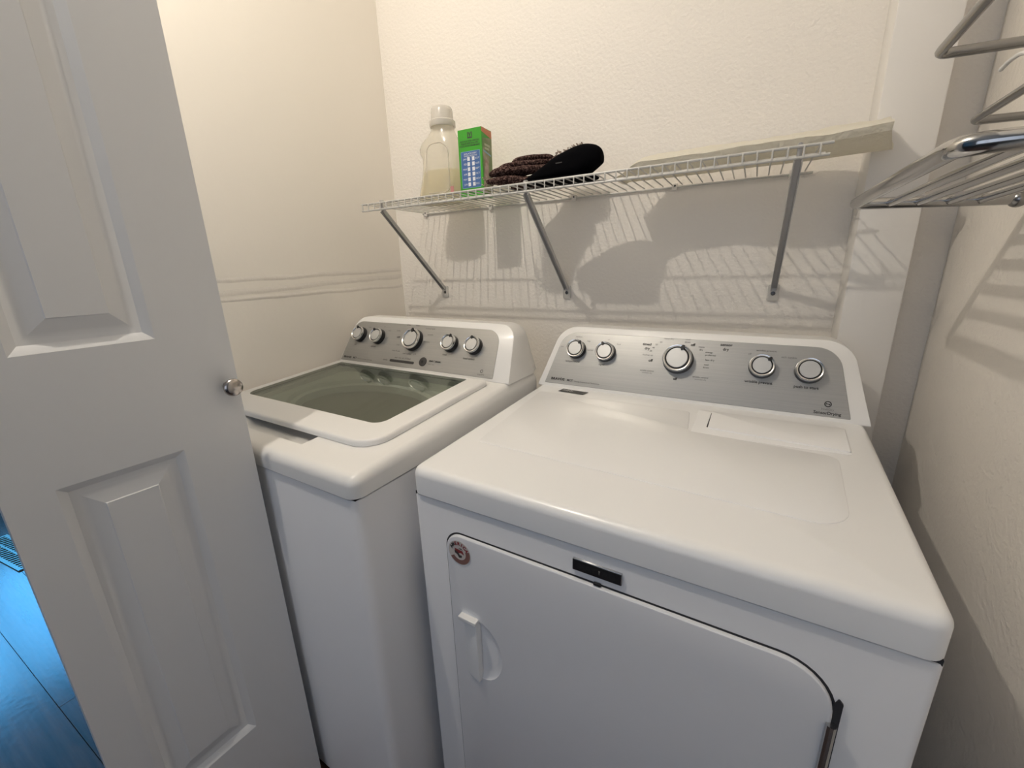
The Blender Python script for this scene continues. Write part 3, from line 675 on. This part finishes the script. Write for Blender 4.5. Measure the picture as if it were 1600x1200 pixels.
# ------------------------------------------------------------------ detergent bottle
def sup(w, d, n=28, e=3.0):
    out = []
    for k in range(n):
        a = 2*PI*k/n; c, s = math.cos(a), math.sin(a)
        out.append((math.copysign(abs(c)**(2/e), c)*w, math.copysign(abs(s)**(2/e), s)*d))
    return out
def make_bottle():
    t = thing('detergent_bottle', 'translucent half-full laundry detergent bottle standing on the wire shelf', 'bottle', (0.200, -0.138, DECK), 0.04)
    # (z, left, right, half depth)
    prof = [(0.0, -0.080, 0.064, 0.040), (0.004, -0.087, 0.070, 0.045), (0.02, -0.087, 0.072, 0.047), (0.05, -0.078, 0.072, 0.047), (0.08, -0.068, 0.071, 0.046), (0.11, -0.062, 0.070, 0.045),
            (0.135, -0.062, 0.069, 0.044), (0.148, -0.071, 0.069, 0.043), (0.162, -0.073, 0.067, 0.042), (0.178, -0.062, 0.064, 0.040), (0.192, -0.048, 0.059, 0.037), (0.202, -0.036, 0.054, 0.034), (0.210, -0.028, 0.051, 0.032), (0.228, -0.026, 0.050, 0.031)]
    rings = [[Vector(((l+r)/2+x, y, z)) for x, y in sup((r-l)/2, d, e=2.6 if z < 0.19 else 2.0)] for z, l, r, d in prof]
    obj('bottle_body', loft(rings), 'bottle', t, 60)
    lq = [(0.003, -0.080, 0.064, 0.040)]+[(z, l+0.004, r-0.004, d-0.004) for z, l, r, d in prof[2:5]]+[(0.095, -0.061, 0.066, 0.0410)]
    obj('detergent', loft([[Vector(((l+r)/2+x, y, z)) for x, y in sup((r-l)/2, d, e=2.6)] for z, l, r, d in lq]), 'liquid', t, 60)
    M = Matrix.Translation((0.0125, 0, 0))
    obj('collar', lathe([(0.0385, 0.218), (0.0405, 0.221), (0.0405, 0.234), (0.036, 0.238), (0.0, 0.238)], 30, M=M), 'cap_plastic', t, 40)
    obj('cap', lathe([(0.0345, 0.236), (0.0335, 0.262), (0.0315, 0.270), (0.0285, 0.2735), (0.0, 0.2745)], 30, M=M), 'cap_plastic', t, 40)
    # raised label shield on the front
    sh = round_poly([(-0.034, 0.026), (0.052, 0.026), (0.050, 0.168), (-0.026, 0.168)], [0.02, 0.02, 0.03, 0.03], 6)
    bm = prism(sh, lambda u, v, h: Vector((u, -0.0455+h*0-0.0012+max(0, (v-0.1))*0.06, v)), 0, 0.001)
    bm.free()
    obj('label_edge', tube([(u, -0.0468+max(0, v-0.1)*0.07+0.012*(max(0, abs(u-0.006)-0.02)/0.03)**2, v) for u, v in sh], 0.0011, 6, closed=True), 'cap_plastic', t)
    obj('pink_tag', bbox_mesh(0.058, 0.070, -0.046, -0.0445, 0.022, 0.040), 'pink', t, 0)
make_bottle()

# ------------------------------------------------------------------ green box
def make_box():
    w_, d_, h_ = 0.080, 0.058, 0.180
    t = thing('carton', 'green carton with a blue panel of white squares on the wire shelf', 'box', (0.313, -0.203, DECK), 0.035)
    bm = rbox(0, w_, 0, d_, 0, h_, 0.0008, 1)
    obj('carton_body', bm, 'green', t, 0)
    def fr(u, v, h): return Vector((u, -h, v))
    def sd(u, v, h): return Vector((w_+h, u, v))
    obj('panel_border', prism(round_poly([(0.0075, 0.0235), (0.073, 0.0235), (0.073, 0.122), (0.0075, 0.122)], 0.002, 2), fr, 0, 0.0003), 'skyline', t, 0)
    obj('blue_panel', prism([(0.0085, 0.0245), (0.072, 0.0245), (0.072, 0.121), (0.0085, 0.121)], fr, 0, 0.0005), 'blue', t, 0)
    for i in range(6):
        for j in range(2):
            u = 0.0335+j*0.016; v = 0.0335+i*0.0136
            obj('white_square', prism([(u-0.0043, v-0.005), (u+0.0043, v-0.005), (u+0.0043, v+0.005), (u-0.0043, v+0.005)], fr, 0, 0.0008), 'white_print', t, 0)
    lm = face_matrix((0, 0, 0), (1, 0, 0), (0, 0, 1))
    def T(s, u, v, size, m, al='CENTER', sx=1, b=0.0):
        text('lettering', s, size, m, t, face_matrix((u, -0.0009, v), (1, 0, 0), (0, 0, 1)), al, sx, b)
    for i, (a, b) in enumerate((('JUN', 'DEC'), ('MAY', 'NOV'), ('APR', 'OCT'), ('MAR', 'SEPT'), ('FEB', 'AUG'), ('JAN', 'JULY'))):
        v = 0.0335+i*0.0136
        T(a, 0.0270, v, 0.0068, 'white_print', 'RIGHT', 1.0); T(b, 0.0560, v, 0.0068, 'white_print', 'LEFT', 1.0)
    T('REPLACE EVERY', 0.0405, 0.1150, 0.0062, 'white_print'); T('THREE MONTHS', 0.0405, 0.1090, 0.0062, 'white_print')
    for i, s in enumerate(('RECYCLE THIS CARTON', 'PLEASE KEEP IN A DRY', 'PLACE AWAY FROM HEAT')): T(s, 0.040, 0.148-i*0.0062, 0.0058, 'print', sx=1.0, b=0.0001)
    T('KEEP DRY', 0.040, 0.0095, 0.0075, 'print')
    bm = bmesh.new()
    for poly in ([(-0.008, -0.008), (0.008, -0.008), (0.008, -0.0045), (-0.008, -0.0045)], [(-0.008, -0.0038), (-0.0055, -0.0038), (-0.0055, 0.008), (-0.008, 0.008)], [(0.0055, -0.0038), (0.008, -0.0038), (0.008, 0.008), (0.0055, 0.008)],
                 [(-0.0050, 0.008), (-0.0025, 0.008), (0.0006, 0.001), (-0.0006, -0.002)], [(0.0050, 0.008), (0.0025, 0.008), (-0.0006, 0.001), (0.0006, -0.002)], [(-0.0012, -0.004), (0.0012, -0.004), (0.0012, 0.0), (-0.0012, 0.0)]):
        bm.faces.new([bm.verts.new((0.041+x, -0.0007, 0.163+y)) for x, y in poly])
    obj('printed_mark', bm, 'print', t, 0)
    obj('side_picture', prism([(0.004, 0.006), (d_-0.001, 0.006), (d_-0.001, 0.160), (0.004, 0.152)], sd, 0, 0.0004), 'box_side', t, 0)
    obj('side_band', prism([(0.0, 0.168), (d_-0.001, 0.158), (d_-0.001, 0.178), (0.0, 0.1795)], sd, 0, 0.0005), 'orange', t, 0)
    obj('side_figure', prism(round_poly([(0.010, 0.045), (0.030, 0.040), (0.033, 0.085), (0.020, 0.110), (0.012, 0.09)], 0.006, 4), sd, 0, 0.0007), 'box_pic', t, 0)
    for i, (v, s) in enumerate(((0.137, 0.03), (0.128, 0.026))):
        obj('side_title', prism([(0.014, v-0.003), (0.014+s, v-0.004), (0.014+s, v+0.002), (0.014, v+0.003)], sd, 0, 0.0008), MTK('side_title', (0.45, 0.50, 0.32)), t, 0)
    obj('side_title', prism([(0.008, 0.118), (0.050, 0.110), (0.050, 0.114), (0.008, 0.122)], sd, 0, 0.0008), 'skyline', t, 0)
make_box()

# ------------------------------------------------------------------ brown knit garment, black cap
def fold_strip(bm, pts, r, flat, seed, n=12):
    """a soft fold: swept ellipse with wobble"""
    P = []
    for i in range(len(pts)-1):
        a, b = Vector(pts[i]), Vector(pts[i+1])
        for k in range(4): P.append(a.lerp(b, k/4))
    P.append(Vector(pts[-1]))
    for p in P:
        q = max(0, min(1, (p.x+0.045)/0.07)); p.y = p.y*(1-0.6*q)+0.062*q*q*(3-2*q); p.z = p.z*1.16+0.012*q*(p.z > 0.03)
    Q = [sum((P[max(0, min(len(P)-1, i+j))] for j in (-2, -1, 0, 1, 2)), Vector())/5 for i in range(len(P))]
    rr = []
    for i, p in enumerate(Q):
        e = math.sin(PI*(0.10+0.80*i/(len(Q)-1)))**0.5
        rr.append(r*e*(0.9+0.35*noise.noise((p.x*30, p.y*30+seed, p.z*40))))
    return tube(Q, rr, n, bm=bm, flat=flat)
def make_garment():
    t = thing('knit_garment', 'bunched brown knit garment on the wire shelf between carton and black cap', 'clothing', (0.545, -0.19, DECK+0.004))
    bm = bmesh.new()
    folds = [([(-0.105, -0.07, 0.014), (-0.05, -0.08, 0.012), (0.02, -0.07, 0.013), (0.08, -0.05, 0.014)], 0.024, 0.55, 1),
             ([(-0.100, -0.02, 0.016), (-0.04, -0.03, 0.016), (0.04, -0.02, 0.018), (0.09, 0.01, 0.018)], 0.030, 0.55, 2),
             ([(-0.095, 0.04, 0.014), (-0.02, 0.05, 0.016), (0.05, 0.05, 0.016), (0.09, 0.05, 0.018)], 0.030, 0.5, 3),
             ([(-0.100, -0.055, 0.030), (-0.07, -0.065, 0.034), (0.0, -0.055, 0.033), (0.05, -0.03, 0.042), (0.10, 0.01, 0.062)], 0.020, 0.6, 4),
             ([(-0.092, -0.020, 0.044), (-0.06, -0.030, 0.050), (-0.01, -0.020, 0.050), (0.03, 0.0, 0.054)], 0.019, 0.55, 5),
             ([(-0.060, 0.0, 0.060), (-0.03, -0.005, 0.066), (0.01, 0.005, 0.066), (0.04, 0.01, 0.062)], 0.015, 0.6, 6),
             ([(-0.090, 0.03, 0.036), (-0.02, 0.03, 0.048), (0.04, 0.04, 0.056), (0.10, 0.04, 0.060)], 0.024, 0.6, 7),
             ([(0.03, -0.045, 0.036), (0.06, -0.02, 0.052), (0.09, 0.005, 0.066), (0.13, 0.02, 0.075)], 0.015, 0.8, 8),
             ([(0.00, -0.068, 0.022), (0.035, -0.055, 0.036), (0.075, -0.03, 0.055), (0.120, -0.01, 0.066)], 0.0125, 0.9, 9),
             ([(-0.02, 0.055, 0.030), (0.04, 0.055, 0.040), (0.09, 0.050, 0.042), (0.13, 0.050, 0.036)], 0.040, 0.95, 10)]
    for f in folds: fold_strip(bm, *f)
    obj('knit_folds', bm, 'knit', t, 60)
    bm = bmesh.new()
    for i in range(26):                                     # frayed pale edge
        if i < 13: p = Vector((-0.112+0.010*random.random(), -0.085+0.06*random.random(), 0.004+0.034*random.random()))
        else:
            s = random.random(); p = Vector((0.035+0.09*s, 0.060+0.01*random.random(), 0.086+0.016*s))
        q = [p+Vector((0.006*math.sin(k*1.3+i), 0.004*math.cos(k+i), 0.004*k*(0.4 if i < 13 else 0.6)+0.003*math.sin(k*2+i*2))) for k in range(4)]
        tube(q, 0.0016, 5, bm=bm)
    fr = obj('frayed_edge', bm, 'knit_trim', t, 60); fr['label'] = 'pale frayed yarn edge'; fr['kind'] = 'stuff'
make_garment()
def make_cap():
    t = thing('black_cap', 'black felt cap with a rounded raised end on the wire shelf', 'cap', (0.66, -0.19, DECK))
    n = 32; rings = []
    prof = [(-0.110, 0.004, 0.030, 0.05), (-0.100, 0.016, 0.045, 0.055), (-0.060, 0.034, 0.060, 0.065), (-0.02, 0.056, 0.068, 0.07), (0.02, 0.0705, 0.070, 0.07), (0.055, 0.0775, 0.066, 0.065), (0.080, 0.0740, 0.056, 0.055), (0.094, 0.0670, 0.042, 0.04), (0.1005, 0.0545, 0.026, 0.02), (0.1015, 0.0470, 0.010, 0.01)]
    fine = []
    for i in range(len(prof)-1):
        p0, p1, p2, p3 = prof[max(0, i-1)], prof[i], prof[i+1], prof[min(len(prof)-1, i+2)]
        for k in range(4):
            u = k/4; fine.append(tuple(0.5*(2*b+(c-a)*u+(2*a-5*b+4*c-d)*u*u+(3*b-a-3*c+d)*u**3) for a, b, c, d in zip(p0, p1, p2, p3)))
    fine.append(prof[-1])
    for x, zt, hy, cy_ in fine:
        ring = []
        zb = 0.0005+max(0, (x-0.05))*0.62
        for k in range(n):
            a = 2*PI*k/n; c, s = math.cos(a), math.sin(a)
            zc = (zt+zb)/2; rz = (zt-zb)/2
            ring.append(Vector((x, -0.050+math.copysign(abs(c)**0.75, c)*hy*0.58, zc+math.copysign(abs(s)**0.8, s)*rz)))
        rings.append(ring)
    obj('crown', loft(rings), 'felt', t, 70)
    br = round_poly([(-0.095, -0.096), (0.085, -0.096), (0.096, -0.010), (-0.085, -0.008)], [0.03, 0.04, 0.04, 0.03], 8)
    obj('brim', prism(br, lambda u, v, h: Vector((u, v, 0.0006+h)), 0, 0.006, bev=0.002), 'felt', t, 40)
    obj('side_tag', bbox_mesh(-0.005, 0.012, -0.0905, -0.0880, 0.036, 0.0385), 'print', t, 0)
make_cap()

# ------------------------------------------------------------------ crumpled sheet on the right of the shelf
def make_sheet():
    x0, x1 = 0.775, 1.308; n = 60; rings = []
    for i in range(n+1):
        t = i/n; x = x0+(x1-x0)*t
        g = min(1, t/0.13); g = g*g*(3-2*g)*0.95+0.05
        w1 = noise.noise((x*9, 0.3, 2.0)); w2 = noise.noise((x*21, 5.3, 1.0)); w3 = noise.noise((x*15, 9.1, 4.0)); w4 = noise.noise((x*34, 2.1, 8.0))
        e = max(0, (x-1.20)/0.118)                         # the end past the shelf fans out a little
        sy = -0.018*min(1, e*1.6)
        yc, zc = -0.194+0.010*w1-0.012*t, 0.031*g+0.003*w2*g+0.003*e*g
        yt, zt = -0.082+0.006*w3, 0.064*g+0.004*w1*g-0.004*e
        ring = [(-0.118+0.004*w1, 0.0008), (-0.140, 0.0004), (-0.165+0.004*w2, 0.008*g), (yc+0.008, zc*0.62), (yc, zc), (yc+0.008, zc+0.006*g)]
        for k, (f, a1) in enumerate(((0.18, w4), (0.34, w2), (0.50, -w4), (0.66, w3), (0.83, -w2))):
            ring.append((yc+(yt-yc)*f, zc+(zt-zc)*f+(0.005+0.004*a1+0.003*noise.noise((x*40, k*3.3, 7)))*g))
        ring += [(yt, zt), (yt-0.004, zt-0.006*g), (-0.094, zt*0.5), (-0.106, 0.012*g)]
        rings.append([Vector((x+0.028*max(0, e)**2*min(1, max(0, (yy+0.20)/0.09))*(1 if zz < 0.02 else 0.3), yy+sy, DECK+zz)) for yy, zz in ring])
    o = obj('crumpled_sheet', loft(rings), 'sheet', None, 24)
    tag(o, 'crumpled off-white folded plastic sheet lying on the right of the wire shelf', 'sheet')
make_sheet()

# ------------------------------------------------------------------ chrome towel rack on the right wall
def bend(pts, r=0.02, seg=5):
    """3D polyline with filleted corners"""
    P = [Vector(p) for p in pts]; out = [P[0]]
    for i in range(1, len(P)-1):
        a = (P[i-1]-P[i]); b = (P[i+1]-P[i]); d = min(r, a.length*0.45, b.length*0.45); a.normalize(); b.normalize()
        s, e = P[i]+a*d, P[i]+b*d
        for k in range(seg+1):
            u = k/seg; out.append(s*(1-u)**2+P[i]*2*u*(1-u)+e*u*u)
    out.append(P[-1]); return out
def make_rack():
    t = thing('towel_rack', 'chrome tiered towel rack mounted on the right wall', 'towel rack', (XR, -0.55, 1.345))
    def L(x, y, z): return Vector((x-XR, y+0.55, z-1.345))
    z = 1.346; yF, yN, xF = -0.312, -0.778, 1.257
    obj('shelf_frame', tube(bend([L(1.475, yF, z-0.012), L(xF, yF, z-0.002), L(xF, yN, z), L(1.475, yN, z)], 0.022), 0.0095, 12), 'rack', t, 60)
    rd = None
    for x in (1.307, 1.345, 1.384, 1.422):
        rd = obj('shelf_bar', tube([L(x, yF, z-0.003-0.010*(x-xF)/0.22), L(x, yN, z-0.001)], 0.0062, 10), 'rack', t, 60)
    for y in (yF, yN):
        f = obj('wall_post', lathe([(0, 0), (0.017, 0), (0.016, 0.006), (0.010, 0.010), (0.010, 0.016), (0, 0.018)], 20, M=Matrix.Translation(L(XR, y, z-0.010)) @ Matrix.Rotation(-PI/2, 4, 'Y')), 'rack', t, 50)
    bm = lathe([(0, -1)]+[(math.sin(PI*k/10), -math.cos(PI*k/10)) for k in range(1, 10)]+[(0, 1)], 16)
    vmap(bm, lambda x, y, zz: L(1.466, yF, z-0.013)+Vector((x, y, zz))*0.0125)
    obj('finial', bm, 'rack_dim_refl', t, 60)
    # middle and upper loops
    obj('middle_bar', tube(bend([L(XR, -0.31, 1.452), L(1.392, -0.31, 1.456), L(1.392, -0.778, 1.458), L(XR, -0.778, 1.456)], 0.010), 0.0062, 10), 'rack_dim_refl', t, 60)
    obj('upper_bar', tube(bend([L(XR, -0.31, 1.552), L(1.331, -0.31, 1.560), L(1.331, -0.778, 1.562), L(XR, -0.778, 1.556)], 0.016), 0.0075, 10), 'rack_dim_refl', t, 60)
    for y in (-0.31, -0.778):
        for zz in (1.454, 1.555):
            obj('wall_post', lathe([(0, 0), (0.014, 0), (0.013, 0.005), (0.008, 0.008), (0, 0.009)], 18, M=Matrix.Translation(L(XR, y, zz)) @ Matrix.Rotation(-PI/2, 4, 'Y')), 'rack', t, 50)
    return t
make_rack()
def make_hanger():
    # white plastic hanger hooked over the middle bar, its arm curving up into view
    t = thing('hanger', 'white plastic hanger hooked on the middle bar of the towel rack', 'hanger', (1.392, -0.50, 1.466))
    hook = [(-0.010, 0, -0.016)]+[(-0.011*math.cos(a), 0, 0.0005+0.011*math.sin(a)) for a in [PI*k/8 for k in range(9)]]+[(0.011, 0, -0.016)]
    obj('hook', tube(hook, 0.0022, 8), 'hanger', t, 60)
    arm = [(-0.013, 0.088, 0.030), (-0.012, 0.070, 0.034), (-0.011, 0.045, 0.034), (-0.010, 0.015, 0.025), (-0.010, 0.0, -0.010), (-0.010, -0.015, 0.025), (-0.010, -0.05, 0.034), (-0.010, -0.09, 0.030)]
    obj('arm', tube(bend(arm, 0.02), 0.0028, 8), 'hanger', t, 60)
make_hanger()

# ------------------------------------------------------------------ floor register in the hall
def make_register():
    t = thing('floor_register', 'slotted metal floor register on the wood floor beyond the door', 'floor vent', (-1.86, -1.005, 0.0), 0.10)
    w_, d_ = 0.46, 0.11
    bm = bmesh.new(); f = 0.014
    for a in ((-w_/2, w_/2, -d_/2, -d_/2+f), (-w_/2, w_/2, d_/2-f, d_/2), (-w_/2, -w_/2+f, -d_/2+f, d_/2-f), (w_/2-f, w_/2, -d_/2+f, d_/2-f), (-w_/2+f, w_/2-f, -0.004, 0.004)): box(bm, *a, 0.0005, 0.006)
    obj('grille_frame', bm, 'register', t, 0)
    obj('duct_opening', bbox_mesh(-w_/2+f, w_/2-f, -d_/2+f, d_/2-f, 0.0003, 0.001), 'gap', t, 0)
    sl = None
    for k in range(17):
        x = -w_/2+0.026+k*0.0255
        if sl is None:
            bm = bmesh.new()
            for y0, y1 in ((-d_/2+f, -0.004), (0.004, d_/2-f)):
                v = [bm.verts.new(p) for p in ((-0.010, y0, 0.001), (-0.002, y0, 0.001), (0.010, y1, 0.001), (0.002, y1, 0.001), (-0.010, y0, 0.005), (-0.002, y0, 0.005), (0.010, y1, 0.005), (0.002, y1, 0.005))]
                for q in ((0, 1, 2, 3), (4, 7, 6, 5), (0, 4, 5, 1), (1, 5, 6, 2), (2, 6, 7, 3), (3, 7, 4, 0)): bm.faces.new([v[i] for i in q])
            sl = obj('slat', bm, 'register', t, 0); sl.location.x = x
        else: share(sl, t, (x, 0, 0))
make_register()
